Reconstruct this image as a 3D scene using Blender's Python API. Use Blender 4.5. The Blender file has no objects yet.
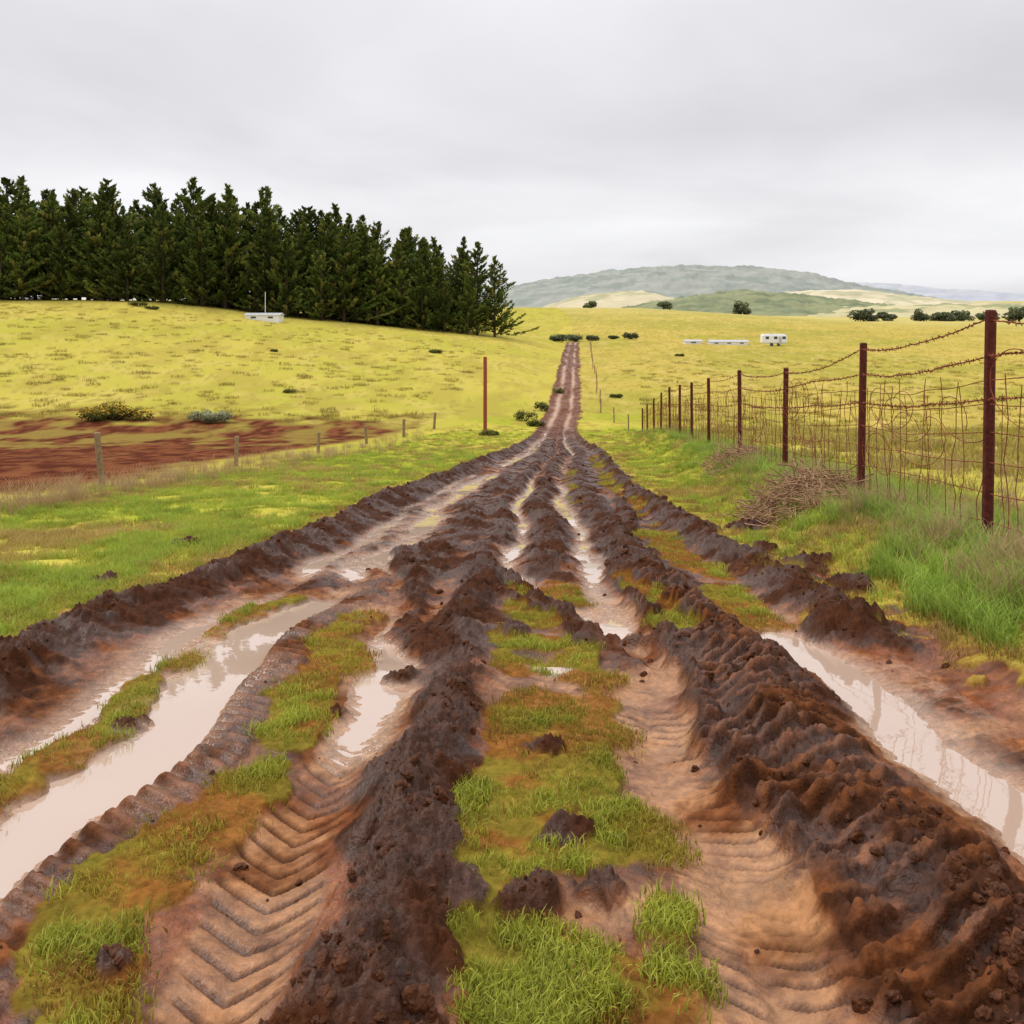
import bpy, math, random
import numpy as np
from mathutils import Vector
rng=np.random.default_rng(7); random.seed(7)
scene=bpy.context.scene
scene.view_settings.view_transform='Standard'; scene.view_settings.look='None'; scene.view_settings.exposure=0

# ---------------------------------------------------------------- helpers
def L(r,g,b,k=.85):
    def f(c):
        c=c/255.; return c/12.92 if c<=.04045 else ((c+.055)/1.055)**2.4
    return np.array([f(r)*k,f(g)*k,f(b)*k])
def ss(a,b,t):
    t=np.clip((t-a)/(b-a),0,1); return t*t*(3-2*t)
def _h(i,j,s):
    h=(i*374761393+j*668265263+s*982451653)&0xffffffff
    h=((h^(h>>13))*1274126177)&0xffffffff
    h=h^(h>>16)
    return (h&0xffffff)/16777215.0
def vn(x,y,s=0):
    x=np.asarray(x,float); y=np.asarray(y,float)
    xi=np.floor(x); yi=np.floor(y); fx=x-xi; fy=y-yi
    xi=xi.astype(np.int64); yi=yi.astype(np.int64)
    fx=fx*fx*fx*(fx*(fx*6-15)+10); fy=fy*fy*fy*(fy*(fy*6-15)+10)
    a=_h(xi,yi,s);b=_h(xi+1,yi,s);c=_h(xi,yi+1,s);d=_h(xi+1,yi+1,s)
    return (a+(b-a)*fx)*(1-fy)+(c+(d-c)*fx)*fy
def fbm(x,y,s=0,o=4,g=.5):
    r=0;a=1;t=0
    for k in range(o):
        c,sn=math.cos(.7*k+.4),math.sin(.7*k+.4)
        r=r+a*vn((x*c-y*sn)*2**k+k*17.3,(x*sn+y*c)*2**k-k*9.1,s+k); t+=a; a*=g
    return r/t
def bil(x,y,s=0,o=3,g=.55):
    r=0;a=1;t=0
    for k in range(o):
        c,sn=math.cos(.9*k+.3),math.sin(.9*k+.3)
        n=vn((x*c-y*sn)*2.1**k+k*7.3,(x*sn+y*c)*2.1**k-k*3.1,s+k)
        r=r+a*np.abs(2*n-1)*1.6; t+=a; a*=g
    return r/t
def gs(o,c,w): return np.exp(-((o-c)/w)**2)
def band(o,a,b,s=.05): return ss(a-s,a+s,o)*(1-ss(b-s,b+s,o))
def mix(a,b,t): return a*(1-t[...,None])+b*t[...,None]

def fast_mesh(name,v,f,col=None,smooth=False,extra=None):
    me=bpy.data.meshes.new(name)
    v=np.ascontiguousarray(v,dtype=np.float32); f=np.ascontiguousarray(f,dtype=np.int32)
    n=f.shape[1]
    me.vertices.add(len(v)); me.vertices.foreach_set('co',v.ravel())
    me.loops.add(f.size); me.loops.foreach_set('vertex_index',f.ravel())
    me.polygons.add(len(f)); me.polygons.foreach_set('loop_start',np.arange(0,f.size,n,dtype=np.int32))
    if smooth: me.polygons.foreach_set('use_smooth',np.ones(len(f),dtype=bool))
    me.update(calc_edges=True)
    if col is not None:
        a=me.attributes.new('Col','FLOAT_COLOR','POINT')
        c=np.ones((len(v),4),dtype=np.float32); c[:,:3]=col; a.data.foreach_set('color',c.ravel())
    if extra:
        for k,d in extra.items():
            a=me.attributes.new(k,'FLOAT','POINT'); a.data.foreach_set('value',np.ascontiguousarray(d,dtype=np.float32))
    return me
def obj(name,data,mat=None,parent=None,loc=None,link=True):
    o=bpy.data.objects.new(name,data)
    if mat: data.materials.append(mat)
    if link: scene.collection.objects.link(o)
    if parent: o.parent=parent
    if loc is not None: o.location=loc
    return o
def empty(name,loc=(0,0,0)):
    e=bpy.data.objects.new(name,None); scene.collection.objects.link(e); e.location=loc; e.empty_display_size=.3; return e

def node_mat(name,col=None,attr=None,rough=.8,nscale=20,namp=.3,bump=0,bscale=40,bdist=.01,rattr=None,spec=.5,inst=0,trans=0):
    m=bpy.data.materials.new(name); m.use_nodes=True; nt=m.node_tree; N=nt.nodes; K=nt.links
    p=N['Principled BSDF']; p.inputs['Roughness'].default_value=rough
    p.inputs['Specular IOR Level'].default_value=spec
    geo=N.new('ShaderNodeNewGeometry')
    if attr:
        a=N.new('ShaderNodeAttribute'); a.attribute_name=attr; src=a.outputs['Color']
    else:
        a=N.new('ShaderNodeRGB'); a.outputs[0].default_value=(*col,1); src=a.outputs[0]
    nz=N.new('ShaderNodeTexNoise'); nz.inputs['Scale'].default_value=nscale; nz.inputs['Detail'].default_value=5
    K.new(geo.outputs['Position'],nz.inputs['Vector'])
    mr=N.new('ShaderNodeMapRange'); mr.inputs['From Min'].default_value=.25; mr.inputs['From Max'].default_value=.75
    mr.inputs['To Min'].default_value=1-namp; mr.inputs['To Max'].default_value=1+namp
    K.new(nz.outputs['Fac'],mr.inputs['Value'])
    vm=N.new('ShaderNodeVectorMath'); vm.operation='SCALE'
    K.new(src,vm.inputs[0]); K.new(mr.outputs[0],vm.inputs['Scale']); out=vm.outputs[0]
    if inst:
        oi=N.new('ShaderNodeObjectInfo')
        m2=N.new('ShaderNodeMapRange'); m2.inputs['To Min'].default_value=1-inst; m2.inputs['To Max'].default_value=1+inst
        K.new(oi.outputs['Random'],m2.inputs['Value'])
        v2=N.new('ShaderNodeVectorMath'); v2.operation='SCALE'; K.new(out,v2.inputs[0]); K.new(m2.outputs[0],v2.inputs['Scale']); out=v2.outputs[0]
    K.new(out,p.inputs['Base Color'])
    if rattr:
        ra=N.new('ShaderNodeAttribute'); ra.attribute_name=rattr; K.new(ra.outputs['Fac'],p.inputs['Roughness'])
        sp=N.new('ShaderNodeMapRange'); sp.inputs['From Min'].default_value=.8; sp.inputs['From Max'].default_value=.15
        sp.inputs['To Min'].default_value=.02; sp.inputs['To Max'].default_value=.65
        K.new(ra.outputs['Fac'],sp.inputs['Value']); K.new(sp.outputs[0],p.inputs['Specular IOR Level'])
    if bump:
        b1=N.new('ShaderNodeTexNoise'); b1.inputs['Scale'].default_value=bscale; b1.inputs['Detail'].default_value=6
        K.new(geo.outputs['Position'],b1.inputs['Vector'])
        b=N.new('ShaderNodeBump'); b.inputs['Strength'].default_value=bump; b.inputs['Distance'].default_value=bdist
        K.new(b1.outputs['Fac'],b.inputs['Height']); K.new(b.outputs[0],p.inputs['Normal'])
    if trans:
        t=N.new('ShaderNodeBsdfTranslucent'); K.new(out,t.inputs['Color'])
        ms=N.new('ShaderNodeMixShader'); ms.inputs[0].default_value=trans
        K.new(p.outputs[0],ms.inputs[1]); K.new(t.outputs[0],ms.inputs[2]); K.new(ms.outputs[0],N['Material Output'].inputs['Surface'])
    return m

# ---------------------------------------------------------------- terrain definition (world metres)
def rc(y): return np.interp(y,[-50,8,14,21,30,38,60,86,200,300],[0,0,.2,.5,1.1,1.8,3.1,5.3,13.6,20])
def rw(y): return np.interp(y,[-50,6,21,38,60,200],[1,1,.8,.74,.45,.45])
def trend(x,y):
    sp=np.logaddexp(0,(y-60)/6)*6
    z=-.13*(y-sp)
    crest=np.interp(x,[-50,60,160,400],[-1.7,-2.2,-8.5,-10])
    t=ss(195,400,y); z=z*(1-t)+crest*t
    t=ss(420,700,y); z=z*(1-t)+(-12)*t
    t=ss(900,2600,y); z=z*(1-t)+0*t
    cr=np.interp(x,[-400,-140,-60,-37,-20,-2,4,12],[2,2.2,1.3,-1.6,-3.4,-5.4,-6.6,-7.8])
    t=np.clip((y-48)/102,0,1); t=t*(1.25-.25*t)*ss(-.02,.15,t)
    side=1-ss(-4,10,x-rc(y)+3)
    tt=t*side*(1-ss(190,330,y))
    z=z*(1-tt)+cr*tt
    d=x-(3.6+.085*y)
    bk=(.31+.013*np.clip(y,0,40))*ss(-1.5,-.1,d)*(1-ss(42,62,y))
    z=z+bk
    z=z+.25*(fbm(x/9,y/9,50,2)-.5)*ss(6,16,y)*ss(3.5,7,np.abs(x-rc(y)))
    return z

def bars(ph,a=.06,b=.16,c=.78,d=.88):
    f=ph-np.floor(ph); return ss(a,b,f)*(1-ss(c,d,f))
LUMPS=[(.22,3.42,.09,.035),(.18,4.3,.09,.025),(-.66,5.5,.10,.07),(.04,2.93,.12,.03),(.30,3.0,.09,.02),(-.9,4.9,.05,.03),(-1.15,2.6,.06,.03),(-1.95,4.7,.1,.03),(.0,6.6,.14,.05),(.55,6.3,.12,.05),(2.9,4.6,.10,.04),(2.35,6.6,.2,.1),(3.1,9.4,.25,.12),(3.0,8.0,.2,.1),(3.3,12.5,.3,.12),(-3.9,8.6,.13,.05),(-4.0,11,.2,.07),(3.0,10.6,.14,.08)]
def terrain(x,y,colors=True):
    T=trend(x,y)
    c=rc(y); w=rw(y)
    wan=.34*(fbm(x*.42+5,y*.55,12,2)-.5)*ss(1.5,3.5,y)+.5*(vn(y/5.5,y*0+8,14)-.5)*ss(9,13,y)
    o=(x-c)/w + wan + .05*(vn(x*2.2,y*2.2,11)-.5)
    n1=fbm(x*1.6,y*1.6,1,3)-.5
    n2=fbm(x*6,y*6,2,3)-.5
    n3=vn(x*.5,y*.5,3)-.5
    orr=o+.18*n1+.16*n2
    eL=-3.38+.8*n1+.6*n2
    eR=np.interp(y,[0,5.2,7,10,100],[3.2,3.0,2.85,2.8,2.95])+1.3*n1+.9*n2
    mud=ss(-.06,.06,o-eL)*(1-ss(-.06,.06,o-eR))*(1-ss(196,205,y))
    cm=np.zeros_like(x)
    lh=np.zeros_like(x)
    for (lx,ly,lr,lhh) in LUMPS:
        g=np.exp(-(((x-lx+.12*n2)**2+((y-ly)/1.35+.12*n1)**2)/lr**2)); cm=np.maximum(cm,g); lh=lh+lhh*g
    cmm=ss(.25,.55,cm+.5*n2)
    mud=np.maximum(mud,cmm*(np.abs(o)<5))
    a=ss(6.6,10.5,y+1.4*n1)
    d1=orr-np.interp(y,[5.6,7.8,9.6],[1.0,.35,-.1]); m1=ss(5.4,6,y)*(1-ss(9.2,10,y))
    d2=orr-np.interp(y,[6.2,7.0,8.4],[1.15,.3,-.35]); m2=ss(6.0,6.4,y)*(1-ss(8.2,8.8,y))
    d3=orr-np.interp(y,[6.0,8.6,11],[-.8,-1.25,-1.7]); m3=ss(5.6,6.6,y)*(1-ss(10.4,11.4,y))
    d4=orr-np.interp(y,[9,13,18],[.85,1.5,1.95]); m4=ss(8.5,9.5,y)*(1-ss(17,19,y))
    diag=np.maximum.reduce([gs(d1,-.2,.09)*m1,gs(d2,0,.07)*m2,gs(d3,.2,.1)*m3,gs(d4,.2,.12)*m4])
    dcut=np.maximum.reduce([gs(d1,0,.13)*m1,gs(d3,0,.13)*m3,gs(d4,0,.13)*m4])
    # ------- grass strips between the wheel tracks
    pn=(fbm(x*3.2,y*3.2,21,4)-.5); pn0=fbm(x*1.3,y*.9,25,2)-.5
    os=o+.14*n2+.14*n1
    st=np.maximum.reduce([
        .95*band(os,-2.24,-2.04,.07)*(1-ss(7.2,8.6,y)),
        .95*band(os,-1.33,-1.02,.08)*(1-ss(6.8,9.5,y)),
        band(os,-.13,.58,.11)*(1-ss(6.8,9.0,y))*(1-.9*band(y+.9*n1,2.72,3.12,.08)),
        .9*band(os,1.7,2.2,.16)*ss(6.4,7,y)*(1-ss(11,15,y)),
        .85*band(os,1.02,1.3,.1)*ss(6.3,7,y)*(1-ss(8,9.5,y)),
        .75*band(os,.95,1.3,.1)*ss(16,18,y)*(1-ss(24,28,y)),
        .7*band(os,2.0,2.5,.12)*ss(14,16,y)*(1-ss(34,38,y))])
    st=st*(1-.9*np.clip(diag+dcut,0,1))
    gsm=ss(.34,.64,st+pn*2.1+pn0*1.2-.12)*(st>.05)*(1-cmm)
    # ------- heights
    big=bil(x*3.1,y*3.1,31,2); clod=bil(x*8,y*8,33,4,.62); fine=bil(x*34,y*34,37,2)
    vary=.6+.9*fbm(x*.8,y*.8,39,2)
    rA=gs(orr,-3.08,.26); rH=gs(orr,-.38,.18)*(1-.5*a); rK=gs(orr,1.42,.26)*(1-.7*a)+.6*gs(orr,1.02,.09)*(1-a)
    rM=gs(orr,2.62,.26)*ss(5.8,6.8,y)
    rX=(gs(orr,.35,.2)+.8*gs(orr,-1.0,.22)+.8*gs(orr,1.35,.2)+gs(orr,-2.55,.2)*.4)*a*ss(.3,.6,fbm(x*.7,y*.4,43,2)+.1)
    ridge=np.clip((rA+rH+rK+rM+rX)*np.clip(vary,.5,1.2)+diag+cmm*.8,0,1.2)
    h=(.14*rA+.11*rH+.11*rK+.14*rM+.065*rX)*vary+.065*diag-.05*dcut+lh
    h=h-.07*gs(o,-2.38,.2)-.10*gs(o,-1.82,.2)*(1-a)-.05*gs(o,-.8,.2)*(1-a)-.05*gs(o,.77,.22)*(1-a)
    h=h-.10*gs(o,1.97,.21)*(1-ss(6.5,8,y))-.02*band(o,2.1,2.9)*(1-a)
    h=h-.08*gs(o,-.1,.15)*a-.08*gs(o,.8,.16)*a-.08*gs(o,-1.75,.3)*a-.05*gs(o,2.15,.15)*a
    tf=1-ss(12,18,y)
    inG=band(o,-.98,-.62,.02)*(1-a)
    v=np.abs(o+.8); wob=.35*(vn(x*4,y*4,71)-.5)
    G=bars((y-v*.75)/.115+wob*.5)*inG
    inJ=band(o,.58,.98,.02)*(1-a*.8)
    J=bars((y+(o-.77)*.55)/.10+wob*.3)*inJ*(1-.9*gs(o,.74,.022))
    inE=band(o,-1.60,-1.33,.03)*(1-a)
    E=bars((y+(o+1.48)*.75)/.12+wob*.5,.08,.2,.5,.66)*inE
    inK=band(orr,.98,1.66,.06)*(1-a)
    br=ss(.22,.42,vn(x*4.5,y*4.5,75))
    Kb=bars((y-(o-1.3)*.7)/.15+wob*1.0,.08,.20,.46,.62)*inK*br
    inB=band(o,-2.6,-2.25,.02)*tf
    B=bars((y+np.abs(o+2.42)*.8)/.11+wob)*inB
    inL=band(o,2.3,2.75,.03)*(1-ss(5.5,6.5,y))
    Lb=bars((y-(o-2.5)*.5)/.13+wob)*inL
    smear=ss(.32,.58,fbm(x*2.4,y*1.5,73,3))
    tread=((.015*G+.013*J+.010*B+.010*Lb)*(.05+1.05*smear)+(.042*E+.05*Kb*(.7+.6*big))*(.5+.5*smear))*tf
    tmask=np.clip(inG+inJ+inE*.9+inB,0,1)*tf
    h=h+tread-.01*inG+.012*inE
    rough_amt=np.clip(.26+ridge*1.05+.38*a,0,1.15)*(1-.7*tmask*(.3+.7*smear))
    rough_amt=rough_amt*(1-.25*inK)
    h=h+mud*rough_amt*(.064*(clod-.35)+.045*(big-.4)+.018*(fine-.4))
    dist=1-ss(45,75,y)
    h=h*mud*(.30+.70*dist)
    h=h*(1-gsm*.6)+gsm*(.01+.03*n1+.02*(clod-.4))
    h=h+(1-mud)*(.03+.10*n1*ss(0,1,np.abs(o)-3)*dist)
    # ------- puddles (levels relative to the trend surface)
    pl=.05*(vn(x*.9,y*.9,81)-.5)
    def pd(o0,o1,y0,y1,lev):
        m=(o>o0)&(o<o1)&(y>y0)&(y<y1)
        e=np.minimum(ss(y0,y0+.35,y),1-ss(y1-.35,y1,y))
        return np.where(m,lev+pl-.06*(1-e),-9.)
    wl=np.maximum.reduce([
        pd(-2.2,-1.5,1.4,8.3,-.036),
        pd(1.6,2.55,2.6,7.2,-.045),
        pd(-2.7,-1.2,9.0,26,-.046),
        pd(-1.0,-.58,4.0,7.4,-.050),
        pd(-.4,.18,7.6,24,-.042),
        pd(.45,1.1,6.6,22,-.042),
        pd(-2.7,-2.1,4.0,9,-.066),
        pd(.10,.42,5.5,6.0,.0),
        pd(-2.3,-1.2,30,200,-.05),
        pd(.5,1.2,38,190,-.045)])
    h=h-.05*gs(o,.26,.12)*gs(y,5.75,.22)
    z=T+h
    wet=ss(.05,.0,h-wl)*(wl>-5)
    if not colors: return z,mud,gsm,ridge,h,wl,o
    # ------- colour
    N=x.shape
    def C(*rgb): return L(*rgb)
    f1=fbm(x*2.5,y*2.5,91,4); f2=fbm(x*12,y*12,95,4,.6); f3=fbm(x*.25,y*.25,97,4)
    dark=C(72,38,17); mid=C(120,70,36); sand=C(172,124,84); pale=C(196,160,132); red=C(136,70,32)
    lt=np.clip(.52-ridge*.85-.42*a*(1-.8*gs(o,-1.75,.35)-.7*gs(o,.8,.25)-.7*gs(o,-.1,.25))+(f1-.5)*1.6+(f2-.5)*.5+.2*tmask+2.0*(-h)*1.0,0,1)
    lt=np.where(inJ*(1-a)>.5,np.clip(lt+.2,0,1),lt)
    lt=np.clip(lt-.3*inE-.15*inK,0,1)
    mc=mix(np.broadcast_to(dark,N+(3,)),mid,ss(0,.5,lt)); mc=mix(mc,sand,ss(.45,1.05,lt))
    mc=mix(mc,red,.45*ss(.45,.65,fbm(x*1.1,y*1.1,99,3))*(1-a)*(1-.7*tmask)*ss(.05,.4,lt))
    mc=mix(mc,dark*1.2,np.clip((.85*(inG-G)+.8*(inJ-J)*(1-gs(o,.74,.03))+.5*(inB-B)),0,1)*tf*smear)
    mc=mix(mc,mid*1.05,np.clip(.75*(E+Kb),0,1)*tf*(.1+1.1*f2))
    mc=mix(mc,dark*.8,np.clip(.5*(inE-E)+.4*(inK-Kb),0,1)*tf)
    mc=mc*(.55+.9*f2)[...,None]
    far=ss(45,70,y)
    roadc=mix(np.broadcast_to(C(112,68,44),N+(3,)),C(188,150,124),np.clip(gs(o,-1.5,.5)+gs(o,1.1,.45)+.6*(f1-.5),0,1)*ss(.3,.6,fbm(x*.3,y*.12,151,2)))
    mc=mix(mc,roadc,far)
    mc=mix(mc,pale,.6*wet*(1-far))
    # grasses
    gv=mix(np.broadcast_to(C(168,174,54),N+(3,)),C(200,186,80),ss(.35,.7,f3))
    gv=mix(gv,C(136,144,42),.5*ss(.5,.75,f1))
    brown=C(150,108,54)
    edge=np.clip(1-np.minimum(np.abs(o-eL),np.abs(o-eR))/.9,0,1)*(1-far)
    gv=mix(gv,brown,.85*edge*ss(.3,.6,f1+.12))
    gv=mix(gv,C(166,134,74),.6*ss(.52,.7,fbm(x*.9,y*.9,153,3)))
    m1_=fbm(x*.05,y*.05,101,4); m2_=fbm(x*.6,y*.35,103,4); m3_=fbm(x*2.0,y*.9,107,2)
    m4=fbm(x*.35,y*.12,109,3)
    lm=mix(np.broadcast_to(C(198,182,82),N+(3,)),C(184,176,72),ss(.35,.65,m1_))
    lm=mix(lm,C(206,184,102),.5*ss(.5,.7,m2_)); lm=mix(lm,C(152,142,62),.6*ss(.56,.75,m3_)*ss(.3,.6,m2_)); lm=mix(lm,C(170,152,70),.5*ss(.5,.7,m4))
    rm=mix(np.broadcast_to(C(194,172,82),N+(3,)),C(172,162,68),ss(.4,.65,m1_)); rm=mix(rm,C(206,182,106),.6*ss(.5,.7,m2_))
    rm=mix(rm,C(138,126,60),.5*ss(.58,.75,m3_)); rm=mix(rm,C(160,148,66),.45*ss(.5,.7,m4))
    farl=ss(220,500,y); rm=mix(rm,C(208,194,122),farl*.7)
    xx=x-rc(y)
    col=gv
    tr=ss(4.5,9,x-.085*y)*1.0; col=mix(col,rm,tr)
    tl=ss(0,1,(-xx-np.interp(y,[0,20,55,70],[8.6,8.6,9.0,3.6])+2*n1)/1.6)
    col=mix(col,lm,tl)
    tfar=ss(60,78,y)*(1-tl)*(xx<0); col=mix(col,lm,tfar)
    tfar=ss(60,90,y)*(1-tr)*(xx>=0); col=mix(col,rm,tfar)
    # ploughed red dirt on the left
    dr=ss(0,1.2,-x-np.interp(y,[0,20,40,52,66],[9.6,9.7,9.9,8.0,4.5])+1.5*n1)*ss(17,19,y)*(1-ss(60,68,y+8*n3+3*n1))
    redd=mix(np.broadcast_to(C(92,46,30),N+(3,)),C(126,76,48),ss(.3,.7,m3_))
    redd=redd*(.65+.7*f1)[...,None]
    redd=mix(redd,C(148,128,62),.85*ss(.50,.72,.55*m2_+.45*fbm(x*.9,y*.5,171,3)+.24*ss(36,56,y)-.12+.2*n3))
    col=mix(col,redd,dr)
    sg=mix(np.broadcast_to(C(134,122,46),N+(3,)),C(140,90,42),.9*ss(.38,.58,f1))
    sg=sg*(.65+.7*f2)[...,None]
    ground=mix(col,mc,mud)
    ground=mix(ground,sg,gsm*mud*.8)
    rgh=.92-mud*(1-gsm)*(1-far*.3)*(.20+(.36-.14*ridge)*ss(.35,.65,fbm(x*3,y*3,161,3)+.1*lt))-.42*wet*mud*(1-far)-.12*far*mud*np.clip(gs(o,-1.5,.4)+gs(o,1.1,.4),0,1)
    return z,mud,gsm,ridge,h,wl,o,ground,np.clip(rgh,.10,1)

# ---------------------------------------------------------------- terrain mesh
ys=[-14,-8,-4,-2,-.5,.3,.8]
y=1.1
while y<72: ys.append(y); y*=1.0034
while y<7000: ys.append(y); y*=1.013
ys=np.array(ys); NX=1400
u=np.linspace(-1,1,NX); u=.8*u+.2*u**3
Yg,Ug=np.meshgrid(ys,u,indexing='ij'); Xg=Ug*(4.2+.84*np.abs(Yg))
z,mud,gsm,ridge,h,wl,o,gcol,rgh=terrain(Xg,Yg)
V=np.stack([Xg,Yg,z],-1).reshape(-1,3)
R,Cn=Yg.shape
idx=np.arange(R*Cn).reshape(R,Cn)
F=np.stack([idx[:-1,:-1],idx[:-1,1:],idx[1:,1:],idx[1:,:-1]],-1).reshape(-1,4)
gm=node_mat('ground_mat',attr='Col',rattr='rgh',nscale=26,namp=.3,bump=.75,bscale=60,bdist=.014,spec=.4)
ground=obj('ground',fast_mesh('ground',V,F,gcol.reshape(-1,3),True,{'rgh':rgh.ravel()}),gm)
wz=(z-h)+wl
under=((h<wl)&(wl>-5)&(Yg<60))
fm=(under[:-1,:-1]|under[:-1,1:]|under[1:,1:]|under[1:,:-1])&(wl[:-1,:-1]>-5)&(wl[:-1,1:]>-5)&(wl[1:,1:]>-5)&(wl[1:,:-1]>-5)
Fw=F.reshape(R-1,Cn-1,4)[fm]
used=np.unique(Fw); remap=np.zeros(R*Cn,dtype=np.int64); remap[used]=np.arange(len(used))
Vw=np.stack([Xg.ravel()[used],Yg.ravel()[used],wz.ravel()[used]],-1)
wm=bpy.data.materials.new('muddy_water'); wm.use_nodes=True
p=wm.node_tree.nodes['Principled BSDF']; p.inputs['Base Color'].default_value=(*L(206,178,158),1); p.inputs['Roughness'].default_value=.02; p.inputs['IOR'].default_value=2.6
nz=wm.node_tree.nodes.new('ShaderNodeTexNoise'); nz.inputs['Scale'].default_value=7
gg=wm.node_tree.nodes.new('ShaderNodeNewGeometry'); bb=wm.node_tree.nodes.new('ShaderNodeBump'); bb.inputs['Strength'].default_value=.06; bb.inputs['Distance'].default_value=.01
wm.node_tree.links.new(gg.outputs['Position'],nz.inputs['Vector']); wm.node_tree.links.new(nz.outputs['Fac'],bb.inputs['Height']); wm.node_tree.links.new(bb.outputs[0],p.inputs['Normal'])
obj('puddle_water',fast_mesh('puddle_water',Vw,remap[Fw],None,True),wm)
del V,F,gcol,Xg,Yg,Ug

def zat(x,y):
    return terrain(np.atleast_1d(np.array(x,float)),np.atleast_1d(np.array(y,float)),False)[0]

# ---------------------------------------------------------------- instancing
def scatter(name,pts,rot,scl,ix,protos):
    col=bpy.data.collections.new(name+'_parts')
    for q in protos: col.objects.link(q)
    me=bpy.data.meshes.new(name); me.vertices.add(len(pts)); me.vertices.foreach_set('co',np.ascontiguousarray(pts,dtype=np.float32).ravel())
    a=me.attributes.new('rot','FLOAT_VECTOR','POINT'); a.data.foreach_set('vector',np.ascontiguousarray(rot,dtype=np.float32).ravel())
    a=me.attributes.new('scl','FLOAT','POINT'); a.data.foreach_set('value',np.ascontiguousarray(scl,dtype=np.float32))
    a=me.attributes.new('ix','INT','POINT'); a.data.foreach_set('value',np.ascontiguousarray(ix,dtype=np.int32))
    ob=obj(name,me)
    ng=bpy.data.node_groups.new(name,'GeometryNodeTree')
    ng.interface.new_socket(name='Geometry',in_out='INPUT',socket_type='NodeSocketGeometry')
    ng.interface.new_socket(name='Geometry',in_out='OUTPUT',socket_type='NodeSocketGeometry')
    n=ng.nodes; gi=n.new('NodeGroupInput'); go=n.new('NodeGroupOutput')
    ci=n.new('GeometryNodeCollectionInfo'); ci.inputs['Collection'].default_value=col
    ci.inputs['Separate Children'].default_value=True; ci.inputs['Reset Children'].default_value=True
    ip=n.new('GeometryNodeInstanceOnPoints'); ip.inputs['Pick Instance'].default_value=True
    def na(nm,t):
        k=n.new('GeometryNodeInputNamedAttribute'); k.data_type=t; k.inputs['Name'].default_value=nm
        return next(s for s in k.outputs if s.enabled)
    l=ng.links
    l.new(gi.outputs[0],ip.inputs['Points']); l.new(ci.outputs[0],ip.inputs['Instance'])
    l.new(na('ix','INT'),ip.inputs['Instance Index']); l.new(na('rot','FLOAT_VECTOR'),ip.inputs['Rotation']); l.new(na('scl','FLOAT'),ip.inputs['Scale'])
    l.new(ip.outputs[0],go.inputs[0])
    md=ob.modifiers.new('scatter','NODES'); md.node_group=ng
    return ob
_pn=[0]
def tuft(name,mat,n,rad,hmin,hmax,wid,c0,c1,c2,lean=.5):
    _pn[0]+=1; name='%s_%03d'%(name,_pn[0])   # keeps collection order = list order
    ang=rng.uniform(0,2*np.pi,n); rr=rad*np.sqrt(rng.uniform(0,1,n))
    bx=rr*np.cos(ang); by=rr*np.sin(ang)
    H=rng.uniform(hmin,hmax,n); la=rng.uniform(0,2*np.pi,n); ln=rng.uniform(.1,1,n)*lean*H
    dx=np.cos(la)*ln; dy=np.sin(la)*ln
    wa=rng.uniform(0,np.pi,n); wx=np.cos(wa)*wid/2; wy=np.sin(wa)*wid/2
    vs=[]; cs=[]
    t=rng.uniform(0,1,n)[:,None]; tip=c1*(1-t)+c2*t
    for k,(s,ws) in enumerate([(0,1),(.55,.85),(1,.12)]):
        px=bx+dx*s*s; py=by+dy*s*s; pz=H*(s-.18*lean*s*s)-(.01 if k==0 else 0)
        for sg in(-1,1):
            vs.append(np.stack([px+sg*wx*ws,py+sg*wy*ws,pz],-1)); cs.append(c0*(1-s)+tip*s)
    v=np.stack(vs,1).reshape(-1,3); c=np.stack([np.broadcast_to(q,(n,3)) for q in cs],1).reshape(-1,3)
    b=np.arange(n)[:,None]*6
    f=np.concatenate([b+np.array([0,1,3,2]),b+np.array([2,3,5,4])],0)
    return obj(name,fast_mesh(name,v,f,c),mat,link=False)
gmat=node_mat('grass_mat',attr='Col',nscale=1.1,namp=.25,rough=.6,spec=.15,inst=.2,trans=.25)
short=[tuft('grass_blades',gmat,22,.075,.006,.028,.0038,L(150,138,50),L(192,192,70),L(208,180,84),.95) for i in range(3)]
short+=[tuft('grass_blades',gmat,26,.055,.015,.045,.004,L(140,140,46),L(188,200,68),L(206,206,96),.9) for i in range(2)]
short+=[tuft('grass_blades',gmat,20,.07,.006,.026,.004,L(144,110,54),L(196,154,80),L(184,124,66),.95)]
mids=[tuft('grass_blades',gmat,50,.14,.02,.075,.006,L(154,156,56),L(190,204,76),L(216,214,106),.9) for i in range(3)]
mids+=[tuft('grass_blades',gmat,56,.12,.04,.12,.006,L(132,148,48),L(176,204,72),L(200,216,104),.75)]
mids+=[tuft('grass_blades',gmat,46,.13,.03,.10,.006,L(154,134,66),L(208,188,102),L(214,182,126),.85)]
mids+=[tuft('grass_blades',gmat,40,.12,.02,.07,.006,L(150,116,62),L(190,152,86),L(202,170,104),.9)]
longs=[tuft('grass_blades',gmat,80,.17,.10,.30,.0065,L(116,136,46),L(158,194,70),L(192,212,108),.9) for i in range(4)]
drys=[tuft('grass_blades',gmat,26,.16,.16,.46,.0055,L(150,124,84),L(206,172,128),L(220,188,150),.75) for i in range(3)]
def cand(n,y0,y1,xf=.75,xo=2.5):
    y=np.exp(rng.uniform(math.log(y0),math.log(y1),n)); x=rng.uniform(-1,1,n)*(xo+xf*y)
    return x,y
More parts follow.
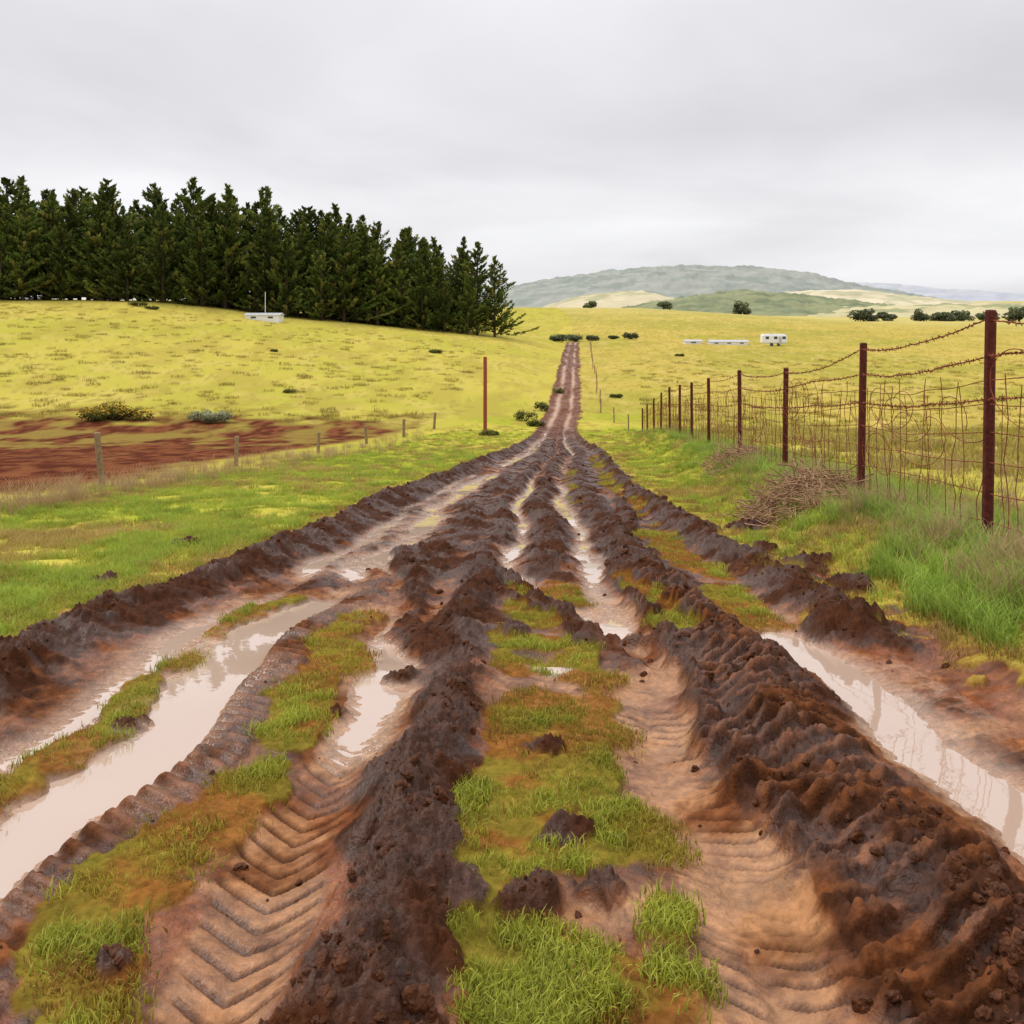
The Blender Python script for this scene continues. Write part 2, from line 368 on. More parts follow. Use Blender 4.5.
def emit(name,x,y,keep,protos,base,ixf=None,sink=.0,grow=.35):
    x=x[keep];y=y[keep]; z=zat(x,y)
    n=len(x); rot=np.zeros((n,3)); rot[:,2]=rng.uniform(0,6.28,n); rot[:,0]=rng.normal(0,.12,n)
    sc=base*rng.uniform(.6,1.4,n)*(1+grow*np.clip((y-6)/15,0,1.6))
    ix=rng.integers(0,len(protos),n) if ixf is None else ixf(x,y)
    return scatter(name,np.stack([x,y,z-sink],-1),rot,sc,ix,protos)
x,y=cand(120000,1.8,34,.62,.8)
zz,mu,g_,ri,hh,ww,oo=terrain(x,y,False)
pat=fbm(x*7,y*7,121,3); pat2=fbm(x*2.2,y*2.2,122,2)
keep=(mu>.5)&(g_*1.1>rng.uniform(.25,1,len(x)))&(rng.uniform(0,1,len(x))<ss(.38,.6,pat)*(.2+.8*ss(.35,.6,pat2)))
emit('short_grass',x,y,keep,short,1.0,ixf=lambda a,b:np.where(rng.uniform(0,1,len(a))<ss(.42,.62,fbm(a*1.8,b*1.8,133,2))*.6,5,np.where(fbm(a*2.6,b*2.6,135,2)>.52,rng.integers(3,5,len(a)),rng.integers(0,3,len(a)))),grow=.9)
x,y=cand(88000,3.2,62,.75,2)
zz,mu,g_,ri,hh,ww,oo=terrain(x,y,False); xx=x-rc(y); d=x-(3.6+.085*y)
pn_=fbm(x*1.3,y*1.3,123,3)
left=(xx<0)&(xx>-np.interp(y,[0,20,55,70],[9.4,9.4,8.2,3.5]))
right=(xx>0)&(d<1.5)
eg=np.clip((np.abs(oo)-3.0)/1.3,0,1)
pr=(.15+.85*eg)*np.where(left,ss(.3,.55,pn_)*.85+.12,1)
keep=(mu<.35)&(left|right)&(rng.uniform(0,1,len(x))<pr)
def vix(a,b):
    n=len(a); r=rng.integers(0,4,n); q=fbm(a*.5,b*.5,131,3)+rng.uniform(-.12,.12,n)
    r=np.where(q>.58,4,r); e=np.abs((a-rc(b))/rw(b))
    return np.where((e<4.1)&(rng.uniform(0,1,n)<.5*(4.3-e)),5,r)
emit('verge_grass',x,y,keep,mids,.85,ixf=vix,grow=.3)
x,y=cand(20000,3.2,60,.75,2); zz,mu,g_,ri,hh,ww,oo=terrain(x,y,False); d=x-(3.6+.085*y)
pn_=fbm(x*.9,y*.9,125,3)
keep=(mu<.2)&(d>-.95+1.8*(pn_-.5))&(d<1.0)&(rng.uniform(0,1,len(x))<np.clip(1-np.abs(d+.2)/1.3,0,1)+.1)
emit('long_grass',x,y,keep,longs,.74,grow=.25)
x,y=cand(34000,4,62,.75,2); zz,mu,g_,ri,hh,ww,oo=terrain(x,y,False); d=x-(3.6+.085*y); xx=x-rc(y)
lf=xx+np.interp(y,[0,20,55,70],[9.3,9.3,8.6,4])
pn_=fbm(x*.6,y*.6,127,3); pn2=fbm(x*2.2,y*2.2,128,2)
keep=(mu<.2)&(((np.abs(d+.05)<.7)&(rng.uniform(0,1,len(x))<.55*ss(.42,.62,pn2)+.03))|((np.abs(lf)<1.3)&(y>9)&(rng.uniform(0,1,len(x))<.5))|((d>1)&(d<14)&(pn_>.5)&(rng.uniform(0,1,len(x))<.08)))
emit('dry_grass',x,y,keep,drys,.78,grow=.1)
x,y=cand(24000,10,140,.8,3); xx=x-rc(y); d=x-(3.6+.085*y)
zz,mu,g_,ri,hh,ww,oo=terrain(x,y,False)
pn_=fbm(x*.9,y*.6,129,3)
keep=(mu<.1)&((d>1.2)|((xx<-10)&(y>62)))&(rng.uniform(0,1,len(x))<.5*ss(.4,.65,pn_))
fld=[tuft('tussock_blades',gmat,60,.25,.04,.13,.012,L(150,136,64),L(192,180,86),L(202,184,106),.8) for i in range(3)]
emit('pasture_grass',x,y,keep,fld,1.0,grow=.8)

# ---------------------------------------------------------------- mud clods
mudm=node_mat('mud_clod_mat',col=L(86,48,24),nscale=40,namp=.5,bump=.8,bscale=90,bdist=.01,rough=.6,spec=.2)
def clodp(i):
    bpy.ops.mesh.primitive_ico_sphere_add(subdivisions=3,radius=1)
    o=bpy.context.object; me=o.data
    co=np.empty(len(me.vertices)*3); me.vertices.foreach_get('co',co); co=co.reshape(-1,3)
    k=.7+.6*bil(co[:,0]*1.3+co[:,2]*.8+i*5,co[:,1]*1.3-co[:,2]*.7,200+i,4,.6)
    co=co*k[:,None]*np.array([1,.8,.6]); me.vertices.foreach_set('co',co.ravel()); me.update()
    me.materials.append(mudm); o.name='mud_clod'; scene.collection.objects.unlink(o); return o
clods=[clodp(i) for i in range(5)]
x,y=cand(46000,1.9,40,.6,.8); zz,mu,g_,ri,hh,ww,oo=terrain(x,y,False)
cl_=fbm(x*2.5,y*2.5,211,3)
keep=(mu>.3)&(g_<.8)&(hh>ww+.01)&(rng.uniform(0,1,len(x))<np.clip(ri-.2,0,1)*.65*ss(.35,.6,cl_)+.010)
x=x[keep];y=y[keep];z=zz[keep];n=len(x); sc=np.clip(rng.lognormal(-4.5,.6,n),.004,.036)*(1+np.clip((y-4)/12,0,1.3)); 
scatter('mud_clods',np.stack([x,y,z-sc*.15],-1),rng.uniform(0,6.28,(n,3)),sc,rng.integers(0,5,n),clods)

# ---------------------------------------------------------------- foliage
def cloud(cent,size,col,aspect=.6,up=None):
    n=len(cent)
    a=rng.normal(0,1,(n,3)); 
    if up is not None: a=a*.55+up
    a/=np.linalg.norm(a,axis=1)[:,None]
    b=np.cross(a,rng.normal(0,1,(n,3))); b/=np.linalg.norm(b,axis=1)[:,None]
    s=size*rng.uniform(.6,1.4,n); s=s[:,None]
    v=np.stack([cent-a*s*.5,cent+b*s*aspect*.5,cent+a*s*.6,cent-b*s*aspect*.5],1).reshape(-1,3)
    f=np.arange(n*4).reshape(-1,4)
    return v,f,np.repeat(col,4,axis=0)
def tube(p0,p1,r0,r1,n=6):
    p0=np.array(p0,float);p1=np.array(p1,float); d=p1-p0; d/=np.linalg.norm(d)
    a=np.cross(d,[.3,.8,.1]); a/=np.linalg.norm(a); b=np.cross(d,a)
    t=np.arange(n)*2*np.pi/n; ring=np.cos(t)[:,None]*a+np.sin(t)[:,None]*b
    v=np.concatenate([p0+ring*r0,p1+ring*r1]); i=np.arange(n); j=(i+1)%n
    return v,np.stack([i,j,j+n,i+n],-1)
class MB:
    def __init__(s): s.v=[];s.f=[];s.c=[];s.n=0
    def add(s,v,f,c):
        s.v.append(v);s.f.append(f+s.n);s.c.append(np.broadcast_to(c,(len(v),3)));s.n+=len(v)
    def mesh(s,name): return fast_mesh(name,np.concatenate(s.v),np.concatenate(s.f),np.concatenate(s.c))
leafm=node_mat('foliage_mat',attr='Col',nscale=.22,namp=.3,rough=.8,spec=.08,inst=.25,trans=.2)
leafm1=node_mat('foliage_near_mat',attr='Col',nscale=3,namp=.25,rough=.8,spec=.15,trans=.15)
def conifer(i,H=18,Rr=4.6,lop=0,ex=.8):
    m=MB(); bark=L(90,76,60)
    m.add(*tube((0,0,-1),(0,0,H*.99),.35,.05,7),bark)
    nb=120
    cs=[];cl=[];ups=[]
    for k in range(nb):
        t=((k+rng.uniform(0,1))/nb)**1.08; zz=H*(.0+.985*t)
        az=rng.uniform(0,2*np.pi)
        r=Rr*(1-t)**ex*rng.uniform(.45,1.2)+.2
        if lop: r*=1+.5*math.cos(az)*(1-t)
        rise=rng.uniform(-.05,.35)+.55*t+ (.05 if t>.1 else -.02)
        d=np.array([math.cos(az),math.sin(az),rise])
        tip=np.array([0,0,zz+.3])+d*r
        if k%3==0: m.add(*tube((0,0,zz+.3),tip,.07,.02,4),bark)
        nn=int(10+60*r/Rr)
        s=rng.uniform(.1,1.0,nn)**.6
        curve=np.stack([s*0,s*0,.22*r*s**2.2],-1)
        pts=np.array([0,0,zz+.3])+d*r*s[:,None]+curve+rng.normal(0,1,(nn,3))*np.array([.42,.42,.2])*(1.15-s[:,None]*.85)*min(1,.35+r/Rr*1.2)
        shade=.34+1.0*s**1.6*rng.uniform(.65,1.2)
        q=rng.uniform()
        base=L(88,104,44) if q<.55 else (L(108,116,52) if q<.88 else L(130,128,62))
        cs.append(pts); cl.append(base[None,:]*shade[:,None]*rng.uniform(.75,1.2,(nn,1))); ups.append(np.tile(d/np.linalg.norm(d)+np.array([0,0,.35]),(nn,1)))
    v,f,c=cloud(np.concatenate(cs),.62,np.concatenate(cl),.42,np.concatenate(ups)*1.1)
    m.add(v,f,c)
    nm='conifer_tree_%d'%i
    return obj(nm,m.mesh(nm),leafm,link=False)
cons=[conifer(0,18,6.6,0,.95),conifer(1,18,5.4,0,1.0),conifer(2,18,7.4,0,.9),conifer(3,18,5.4,1,.85),conifer(4,18,6.6,0,1.15),conifer(5,18,6.0,0,.8)]
P=[];S=[]
def hh_(X): return np.interp(X,[-150,-90,-60,-45,-36,-28,-20,-12,-2],[19.2,19.2,19.6,20.2,20.0,18.8,17.6,17,15.6])
for row in range(5):
    X=-150
    while X<-6-row*1.0:
        Xj=X+random.uniform(-1.8,1.8); Yr=np.interp(X,[-150,-60,-2],[150,151,166])+row*5.2+random.uniform(-2,2)
        P.append((Xj,Yr)); S.append(hh_(X)/18*random.triangular(.72,1.14,.95)*(1+.01*row)*(.84 if row==0 else 1)); X+=random.uniform(2.6,6.4)
P.append((-3.2,166)); S.append(.82)
P.append((-6.5,168)); S.append(.95)
P=np.array(P); S=np.array(S); n=len(P); rot=np.zeros((n,3)); rot[:,2]=rng.uniform(0,6.28,n); rot[:,0]=rng.normal(0,.045,n)
ix=rng.integers(0,6,n); ix[-2]=3; rot[-2]=0
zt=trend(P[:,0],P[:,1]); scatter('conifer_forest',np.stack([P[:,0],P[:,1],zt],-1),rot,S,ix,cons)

def round_tree(name,x,y,w,h,col,n=2600,parent=None):
    m=MB(); z0=float(trend(np.array([x*1.]),np.array([y*1.]))[0])
    m.add(*tube((0,0,-.5),(0,0,h*.5),w*.04,w*.02,6),L(70,55,42))
    for k in range(5):
        a=k*1.26; m.add(*tube((0,0,h*.15),(math.cos(a)*w*.3,math.sin(a)*w*.3,h*.6),w*.018,w*.006,4),L(70,55,42))
    cs=[];cl=[]
    for k in range(15):
        a=rng.uniform(0,6.28); r=w*.33*math.sqrt(rng.uniform()); cz=h*rng.uniform(.25,.78)-.16*h*(r/(w*.33))
        rr=w*rng.uniform(.12,.22); q=rng.normal(0,1,(n//15,3)); q/=np.linalg.norm(q,axis=1)[:,None]; q*=rng.uniform(.6,1.05,(n//15,1))
        pts=np.array([math.cos(a)*r,math.sin(a)*r,cz])+q*np.array([rr,rr,rr*.75*h/w*1.4])
        pts[:,2]=np.abs(pts[:,2])
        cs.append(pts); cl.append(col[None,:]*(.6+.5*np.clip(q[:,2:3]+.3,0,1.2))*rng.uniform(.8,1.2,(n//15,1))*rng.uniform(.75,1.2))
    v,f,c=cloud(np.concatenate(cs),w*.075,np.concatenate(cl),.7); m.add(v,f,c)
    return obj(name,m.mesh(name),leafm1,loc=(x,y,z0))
def bush(name,x,y,w,h,col,col2=None,fr=.2,n=1800,leaf=None,d=None):
    d=d or w*.7
    m=MB(); z0=float(zat(x,y)[0])
    for k in range(9):
        a=k*.7; m.add(*tube((0,0,-.05),(math.cos(a)*w*.3,math.sin(a)*d*.3,h*.6),w*.012,w*.004,4),L(80,62,45))
    cs=[];cl=[]
    for k in range(14):
        a=rng.uniform(0,6.28); r=math.sqrt(rng.uniform())*.36
        q=rng.normal(0,1,(n//14,3)); q/=np.linalg.norm(q,axis=1)[:,None]; q*=rng.uniform(.5,1.05,(n//14,1))
        hr=h*rng.uniform(.22,.38)
        pts=np.array([math.cos(a)*r*w,math.sin(a)*r*d,h*rng.uniform(.3,.62)*(1-.5*r)])+q*np.array([w*.17,d*.17,hr])
        pts[:,2]=np.abs(pts[:,2])
        cc=np.tile(col,(len(pts),1))
        if col2 is not None:
            mk=(rng.uniform(0,1,len(pts))<fr)&(q[:,2]>-.2); cc[mk]=col2
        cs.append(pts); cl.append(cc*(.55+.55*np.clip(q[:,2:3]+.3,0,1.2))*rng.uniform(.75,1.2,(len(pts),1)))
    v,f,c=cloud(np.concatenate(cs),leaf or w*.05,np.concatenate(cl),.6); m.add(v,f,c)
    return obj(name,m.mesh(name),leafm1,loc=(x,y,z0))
dg=L(114,122,90)
for (x,y,w,h) in [(99,390,10.5,7),(69,410,9,5.5),(36,415,8,4),(168,430,14,7),(184,445,13,5),(200,440,10,7),(214,450,16,5),(228,455,12,7.5),(262,465,16,10),(250,475,14,6)]:
    round_tree('broadleaf_tree',x,y,w,h,dg*random.uniform(.85,1.25),1500)
for (x,y,w,h) in [(9.5,196,4,1.6),(14.2,202,5,2.0),(18.4,206,4,1.5),(11.5,206,6,2.2)]:
    bush('shrub',x,y,w,h,dg*random.uniform(.8,1.1),n=700,leaf=.35)
for (x,y,w,h) in [(28,212,4.5,2.0),(24,214,3,1.1)]:
    bush('shrub',x,y,w,h,dg*.8,n=700,leaf=.35)
bush('gorse_bush',-27,61.5,5.0,1.3,L(116,116,50),L(228,180,60),.36,3600,.16)
bush('coastal_shrub',-20.6,61.5,3.3,1.0,L(176,178,136),None,0,2600,.13)
for (x,y,w,h) in [(-59,142,3.5,1),(-56,140,2.5,.7),(-19,77,1.3,.4),(-10,118,2.0,.6),(-28,106,1.0,.3),(1.0,66,2.0,1.0),(1.7,63,1.6,.6),(2.4,73,1.5,.9),(-1.4,56,1.3,.4),(4.6,88,1.3,.7),(9.9,86,1.5,.5),(28,150,1.8,.5)]:
    bush('shrub',x,y,w,h,L(122,124,62)*random.uniform(.75,1.15),n=700,leaf=.12 if y<90 else .2)

# ---------------------------------------------------------------- fences
rust=node_mat('rusty_steel',col=L(92,42,32),nscale=30,namp=.5,bump=.5,bscale=80,bdist=.004,rough=.8,spec=.2)
wirem=node_mat('rusty_wire',col=L(140,76,52),nscale=15,namp=.5,rough=.8,spec=.2)
wood=node_mat('weathered_wood',col=L(150,126,96),nscale=18,namp=.4,bump=.6,bscale=60,bdist=.01,rough=.9)
redwood=node_mat('reddish_wood',col=L(160,78,56),nscale=18,namp=.4,rough=.9)
def post(name,x,y,z,h,r,mat,parent,lean=0):
    n=10; t=np.arange(n)*2*np.pi/n
    lx,ly=random.gauss(0,lean),random.gauss(0,lean)
    vs=[];K=[(-.35,1),(0,1),(h*.35,.97),(h*.7,.96),(h-.015,.95),(h,.82)]
    for zz,s in K:
        jr=1+(np.array([random.uniform(-.06,.06) for _ in t]))
        vs.append(np.stack([np.cos(t)*r*s*jr+lx*zz,np.sin(t)*r*s*jr+ly*zz,np.full(n,zz)],-1))
    nv=len(K)*n; vs.append(np.array([[lx*h,ly*h,h+.003]])); v=np.concatenate(vs)
    F=[]
    for k in range(len(K)-1):
        for i in range(n): j=(i+1)%n; F.append((k*n+i,k*n+j,(k+1)*n+j,(k+1)*n+i))
    me=bpy.data.meshes.new(name); F=F+[((len(K)-1)*n+i,(len(K)-1)*n+(i+1)%n,nv) for i in range(n)]
    me.from_pydata([tuple(q) for q in v],[],F)
    return obj(name,me,mat,parent,(x,y,z))
def wires(name,lines,rad,mat,parent):
    cu=bpy.data.curves.new(name,'CURVE'); cu.dimensions='3D'; cu.bevel_depth=rad; cu.bevel_resolution=0; cu.resolution_u=1
    for ln in lines:
        sp=cu.splines.new('POLY'); sp.points.add(len(ln)-1)
        sp.points.foreach_set('co',np.concatenate([np.array(ln),np.ones((len(ln),1))],1).ravel())
    return obj(name,cu,mat,parent)
fe=empty('barbed_wire_fence')
FY=[2.2,5.0,8.13,11.9,16.5,21.4,26.9,31.3,35.4,39.8,44.7,49.5,55,60]
FH=[2.1,2.1,2.12,2.08,1.92,2.1,2.05,2.05,2.05,2.0,1.95,1.9,1.8,1.6]
FX=[3.6+.085*v for v in FY]
FZ=[float(zat(a,b)[0]) for a,b in zip(FX,FY)]
for i in range(len(FY)): post('fence_post_%d'%i,FX[i],FY[i],FZ[i],FH[i],.05,rust,fe,.012)
lines=[];barbs=[];thin=[]
def sp_line(i,f0,f1,sag,n=24,wob=.012):
    a=np.array([FX[i],FY[i],FZ[i]+FH[i]*f0]); b=np.array([FX[i+1],FY[i+1],FZ[i+1]+FH[i+1]*f1])
    t=np.linspace(0,1,n)[:,None]; q=a*(1-t)+b*t; q[:,2]-=sag*4*(t*(1-t))[:,0]; q+=np.cumsum(rng.normal(0,wob*.4,(n,3)),0)*(4*t*(1-t)); return q
for i in range(len(FY)-1):
    for (fr,sg) in [(.96,.10),(.80,.03),(.62,.02)]:
        q=sp_line(i,fr,fr,sg*random.uniform(.6,1.8),40); lines.append(q)
        for k in range(1,39,1 if FY[i]<20 else 3):
            c=q[k]
            for s in range(2):
                dd=rng.normal(0,1,3); dd/=np.linalg.norm(dd); barbs.append([c-dd*.028,c+dd*.028])
    for fr in (.1,.22,.35,.48,.6,.7): thin.append(sp_line(i,fr,fr,random.uniform(-.02,.06),22,.02))
    Ls=math.hypot(FX[i+1]-FX[i],FY[i+1]-FY[i]); nv=int(Ls/.24)
    for k in range(1,nv):
        t=k/nv+random.uniform(-.02,.02); a=np.array([FX[i]+(FX[i+1]-FX[i])*t,FY[i]+(FY[i+1]-FY[i])*t,FZ[i]+(FZ[i+1]-FZ[i])*t])
        hs=np.linspace(.0,random.uniform(1.35,1.6),9); q=a+np.stack([hs*0,hs*0,hs],-1); q[:,1]+=np.cumsum(rng.normal(0,.03,9)); q[:,0]+=np.cumsum(rng.normal(0,.012,9)); thin.append(q)
    if FY[i]<40:
        for k in range(int(Ls*1.8)):
            t=random.random(); a=np.array([FX[i]+(FX[i+1]-FX[i])*t,FY[i]+(FY[i+1]-FY[i])*t,FZ[i]+(FZ[i+1]-FZ[i])*t+random.uniform(.4,1.45)])
            r=random.uniform(.12,.5); th=np.linspace(random.uniform(0,6),random.uniform(8,13),34); 
            q=a+np.stack([.08*np.sin(th*.7)+rng.normal(0,.004,34),np.cos(th)*r*(1+.15*np.sin(th*.37))+(th-8)*.06,np.sin(th)*r*.8],-1); thin.append(q)
wires('barbed_wire',lines,.0065,wirem,fe); wires('wire_barbs',barbs,.0045,wirem,fe); wires('wire_mesh',thin,.0045,wirem,fe)
fr=empty('roadside_fence')
pts=[(7.9,61),(7.6,67),(7.3,74)]
yy=82
while yy<196: pts.append((7.3+(yy-74)*.0785+random.uniform(-.15,.15),yy)); yy+=8
pz=[float(zat(a,b)[0]) for a,b in pts]
for i,(a,b) in enumerate(pts): post('post_%d'%i,a,b,pz[i],1.15,.05,wood,fr,.05)
wires('wires',[[(a,b,pz[i]+hz) for i,(a,b) in enumerate(pts)] for hz in (.4,.8,1.05)],.006,wirem,fr)
lf=empty('wooden_post_fence')
LP=[(-9.1,20,1.3,.07),(-8.9,29,.95,.07),(-8.4,39,.9,.07),(-7.6,47,.95,.08),(-6.5,54,1.1,.09),(-5.2,60,1.1,.09),(-9.3,12.5,1.1,.07)]
LP.sort(key=lambda q:q[1]); pz=[float(zat(a,b)[0]) for a,b,_,_ in LP]
for i,(a,b,hh2,r) in enumerate(LP): post('post_%d'%i,a,b,pz[i],hh2,r,wood,lf,.05)
wires('wires',[[(q[0],q[1],pz[i]+hz) for i,q in enumerate(LP)] for hz in (.45,.8)],.004,wirem,lf)
pz1=float(zat(-1.7,57.)[0]); post('utility_pole',-1.7,57,pz1,4.9,.12,redwood,None,.004)

# ---------------------------------------------------------------- brush piles beside the fence
bm=node_mat('dead_twigs',col=L(170,134,104),nscale=9,namp=.5,rough=.9,spec=.1)
def brush(bx,by,rx,ry,hh_,n,rad):
    cs=[];br=[]
    for k in range(n):
        a=random.uniform(0,6.28); r=math.sqrt(random.uniform(0,1)); cs.append((bx+math.cos(a)*r*rx,by+math.sin(a)*r*ry,r))
    zc=zat([q[0] for q in cs],[q[1] for q in cs])
    for k,(cx,cy,r) in enumerate(cs):
        c=np.array([cx,cy,zc[k]+random.uniform(.02,1)*hh_*(1-r**1.5*.8)])
        d=rng.normal(0,1,3)*np.array([1,1,.4]); d/=np.linalg.norm(d); ln=random.uniform(.12,.45)
        t=np.linspace(-1,1,6)[:,None]; br.append(c+d*ln*t+np.cumsum(rng.normal(0,.025,(6,3)),0))
    return wires('brush_pile',br,rad,bm,None)
brush(4.05,12.6,.75,1.1,.55,420,.0075)
brush(4.9,20,.6,1.2,.4,200,.009)

# ---------------------------------------------------------------- small buildings
white=node_mat('white_paint',col=(.8,.8,.8),nscale=3,namp=.05,rough=.5)
roofm=node_mat('grey_roof',col=(.45,.46,.47),nscale=3,namp=.1,rough=.6)
darkm=node_mat('dark_glass',col=(.04,.05,.06),nscale=3,namp=.05,rough=.2)
def box(name,cx,cy,cz,sx,sy,sz,mat,parent,bev=.0):
    import bmesh
    bmn=bmesh.new(); bmesh.ops.create_cube(bmn,size=1)
    for v in bmn.verts: v.co=Vector((v.co.x*sx,v.co.y*sy,v.co.z*sz))
    if bev: bmesh.ops.bevel(bmn,geom=bmn.edges[:],offset=bev,segments=3,affect='EDGES')
    me=bpy.data.meshes.new(name); bmn.to_mesh(me); bmn.free(); return obj(name,me,mat,parent,(cx,cy,cz))
def camper(name,x,y,Lx=5.8,Hh=2.6,rz=0):
    z=float(zat(x,y)[0]); e=empty(name,(x,y,z)); 
    box('body',0,0,.45+Hh/2-.2,Lx,2.2,Hh-.5,white,e,.22)
    for k in (-.32,0.02,.36): box('window',Lx*k,-1.1,.45+Hh*.52,Lx*.14,.04,.55,darkm,e,.01)
    box('door',Lx*.2,-1.1,1.15,.6,.05,1.5,roofm,e,.01)
    box('roof_vent',-.5,0,Hh+.12,.8,.6,.15,roofm,e,.03)
    for sx in (-1,1):
        bpy.ops.mesh.primitive_cylinder_add(radius=.33,depth=.2,vertices=20,location=(sx*.7,-.95,.3),rotation=(math.pi/2,0,0)); w=bpy.context.object; w.name='wheel'; w.data.materials.append(darkm); w.parent=e
    e.rotation_euler[2]=rz; return e
camper('white_camper_trailer',53.5,184,5.0,2.4)
def shed(name,x,y,Lx,W,Hw,Hr,nwin):
    z=float(zat(x,y)[0]); e=empty(name,(x,y,z))
    box('walls',0,0,Hw/2-.2,Lx,W,Hw+.4,white,e)
    v=[(-Lx/2-.2,-W/2-.2,Hw+.003),(Lx/2+.2,-W/2-.2,Hw+.003),(Lx/2+.2,W/2+.2,Hw+.003),(-Lx/2-.2,W/2+.2,Hw+.003),(-Lx/2-.2,0,Hw+Hr),(Lx/2+.2,0,Hw+Hr)]
    me=bpy.data.meshes.new('roof'); me.from_pydata(v,[],[(0,1,5,4),(2,3,4,5),(1,2,5),(3,0,4),(3,2,1,0)]); obj('roof',me,roofm,e)
    for k in range(nwin): box('window',-Lx/2+Lx*(k+.5)/nwin,-W/2-.01,Hw*.55,Lx/nwin*.3,.04,Hw*.35,darkm,e)
    return e
shed('low_farm_shed',45.5,190,8,3,.6,.35,3)
shed('low_farm_shed',38.5,192,3.5,2.4,.6,.3,1)
shed('white_farm_shed',-39.6,144,5.4,3,.8,.35,2)
z=float(zat(-39.2,143.)[0]); post('utility_pole',-39.2,143,z,4.6,.05,white,None,0)

# ---------------------------------------------------------------- distant hills
hillm=node_mat('hill_mat',attr='Col',nscale=.03,namp=.12,rough=1,spec=0)  # distance haze is painted into the pale hill vertex colours
def hill(name,Y,depth,xs,zs,colf,lump,nx=420,ny=90,lsc=14):
    X=np.linspace(xs[0],xs[-1],nx); ypr=np.linspace(-1,1,ny)
    XX,YY=np.meshgrid(X,ypr); 
    rz=np.interp(XX,xs,zs); k=np.ones(21)/21
    rz=np.apply_along_axis(lambda r:np.convolve(np.pad(r,10,'edge'),k,'valid'),1,rz)
    prof=np.cos(np.clip(np.abs(YY),0,1)*np.pi/2)**1.2
    wx=XX; wy=Y+YY*depth+depth*.15*(fbm(XX/200,YY*2,5,3)-.5)
    zz=-14+(rz+14)*prof*(1-.12*fbm(wx/90,wy/90,7,3)*(1-prof)*4*prof)+lump*(fbm(wx/lsc,wy/lsc,9,3)-.5)*prof**.3*2
    c=colf(wx,wy,zz)
    i=np.arange(nx*ny).reshape(ny,nx); F=np.stack([i[:-1,:-1],i[:-1,1:],i[1:,1:],i[1:,:-1]],-1).reshape(-1,4)
    return obj(name,fast_mesh(name,np.stack([wx,wy,zz],-1).reshape(-1,3),F,c.reshape(-1,3),True),hillm)
def fcol(a,b,s,sc=60):
    return lambda x,y,z: mix(np.broadcast_to(a,x.shape+(3,)),b,ss(.42,.6,fbm(x/sc,y/sc*2,s,4)))
def px(Y,pts): 
    return [(q[0])*Y/900 for q in pts],[1.6+q[1]*Y/900 for q in pts]
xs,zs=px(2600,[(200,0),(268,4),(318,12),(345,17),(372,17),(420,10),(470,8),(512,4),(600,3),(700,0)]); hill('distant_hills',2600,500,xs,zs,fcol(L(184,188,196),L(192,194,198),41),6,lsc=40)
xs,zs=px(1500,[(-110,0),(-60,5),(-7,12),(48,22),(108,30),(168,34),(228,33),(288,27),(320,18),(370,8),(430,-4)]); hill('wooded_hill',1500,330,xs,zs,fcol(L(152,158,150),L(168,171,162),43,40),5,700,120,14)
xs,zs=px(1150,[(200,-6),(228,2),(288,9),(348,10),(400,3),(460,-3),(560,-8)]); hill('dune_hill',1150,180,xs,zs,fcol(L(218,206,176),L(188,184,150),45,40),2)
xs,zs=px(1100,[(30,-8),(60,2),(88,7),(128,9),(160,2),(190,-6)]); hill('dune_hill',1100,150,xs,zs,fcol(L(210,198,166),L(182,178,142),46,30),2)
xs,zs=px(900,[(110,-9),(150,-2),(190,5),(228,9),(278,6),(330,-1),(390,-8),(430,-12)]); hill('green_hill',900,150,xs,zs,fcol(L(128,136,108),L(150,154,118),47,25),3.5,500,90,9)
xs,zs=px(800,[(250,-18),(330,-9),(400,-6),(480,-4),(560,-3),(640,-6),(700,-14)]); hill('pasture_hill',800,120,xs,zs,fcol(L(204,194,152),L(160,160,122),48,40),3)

# ---------------------------------------------------------------- world, sun, camera
w=bpy.data.worlds.new('World'); scene.world=w; w.use_nodes=True; nt=w.node_tree; N=nt.nodes; K=nt.links
bg=N['Background']; out=N['World Output']
sky=N.new('ShaderNodeTexSky'); sky.sky_type='NISHITA'; sky.sun_disc=False; sky.sun_elevation=math.radians(48); sky.sun_rotation=math.radians(-60)
K.new(sky.outputs[0],bg.inputs[0]); bg.inputs[1].default_value=.1
tc=N.new('ShaderNodeTexCoord'); sx=N.new('ShaderNodeSeparateXYZ'); K.new(tc.outputs['Generated'],sx.inputs[0])
mx=N.new('ShaderNodeMath'); mx.operation='MAXIMUM'; K.new(sx.outputs['Z'],mx.inputs[0]); mx.inputs[1].default_value=0
ad=N.new('ShaderNodeMath'); ad.operation='ADD'; K.new(mx.outputs[0],ad.inputs[0]); ad.inputs[1].default_value=.2
dx=N.new('ShaderNodeMath'); dx.operation='DIVIDE'; K.new(sx.outputs['X'],dx.inputs[0]); K.new(ad.outputs[0],dx.inputs[1])
dy=N.new('ShaderNodeMath'); dy.operation='DIVIDE'; K.new(sx.outputs['Y'],dy.inputs[0]); K.new(ad.outputs[0],dy.inputs[1])
cb=N.new('ShaderNodeCombineXYZ'); K.new(dx.outputs[0],cb.inputs[0]); K.new(dy.outputs[0],cb.inputs[1])
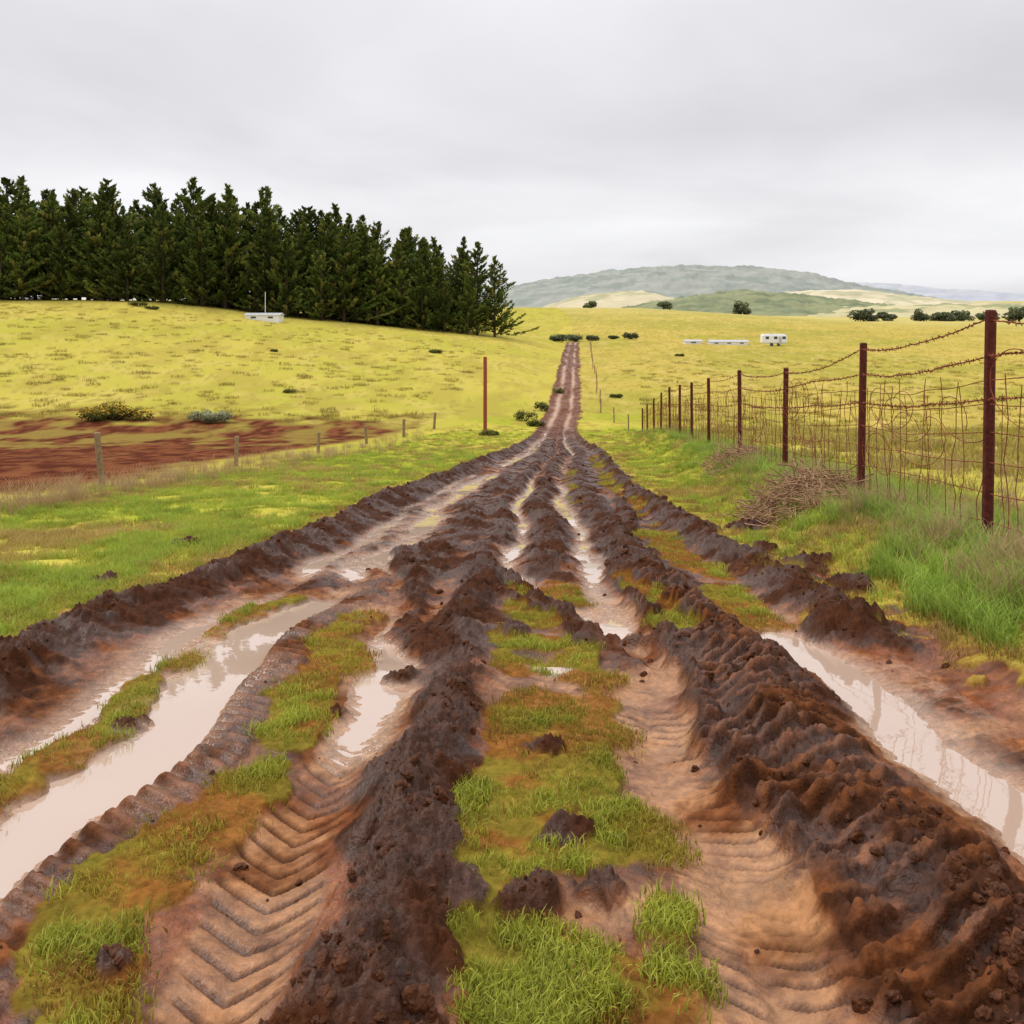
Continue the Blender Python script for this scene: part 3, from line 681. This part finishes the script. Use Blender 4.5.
nz=N.new('ShaderNodeTexNoise'); nz.inputs['Scale'].default_value=.8; nz.inputs['Detail'].default_value=5; nz.inputs['Roughness'].default_value=.48; nz.inputs['Distortion'].default_value=.3; K.new(cb.outputs[0],nz.inputs['Vector'])
cr=N.new('ShaderNodeValToRGB'); K.new(nz.outputs['Fac'],cr.inputs[0])
cr.color_ramp.elements[0].position=.32; cr.color_ramp.elements[0].color=(.72,.71,.735,1)
cr.color_ramp.elements[1].position=.66; cr.color_ramp.elements[1].color=(.93,.92,.945,1)
er=N.new('ShaderNodeValToRGB'); K.new(mx.outputs[0],er.inputs[0])
e=er.color_ramp.elements; e[0].position=0; e[0].color=(1,1,1,1); e[1].position=1; e[1].color=(2,2,2,1)
q=e.new(.06); q.color=(1.07,1.08,1.08,1); q=e.new(.12); q.color=(1.08,1.08,1.08,1); q=e.new(.18); q.color=(.97,.97,.97,1); q=e.new(.33); q.color=(1.04,1.04,1.04,1); q=e.new(.6); q.color=(1.6,1.6,1.6,1)
mm=N.new('ShaderNodeMix'); mm.data_type='RGBA'; mm.blend_type='MULTIPLY'; mm.inputs[0].default_value=1
K.new(cr.outputs[0],mm.inputs[6]); K.new(er.outputs[0],mm.inputs[7])
b2=N.new('ShaderNodeBackground'); K.new(mm.outputs[2],b2.inputs[0]); b2.inputs[1].default_value=1.0
ms=N.new('ShaderNodeMixShader'); ms.inputs[0].default_value=.94; K.new(bg.outputs[0],ms.inputs[1]); K.new(b2.outputs[0],ms.inputs[2]); K.new(ms.outputs[0],out.inputs[0])
sd=bpy.data.lights.new('sun','SUN'); sd.energy=1.5; sd.angle=math.radians(14); sd.color=(1,.95,.87)
so=obj('sun',sd); el=math.radians(48); az=math.radians(-60)
dirv=Vector((math.sin(az)*math.cos(el),math.cos(az)*math.cos(el),math.sin(el))); so.rotation_euler=dirv.to_track_quat('Z','Y').to_euler(); so.location=(0,0,30)
cd=bpy.data.cameras.new('camera'); cd.sensor_width=36; cd.lens=900/1024*36; cd.shift_y=-212/1024; cd.clip_start=.05; cd.clip_end=20000
co=obj('camera',cd,loc=(0,0,1.6)); co.rotation_euler=(math.pi/2,0,0); scene.camera=co
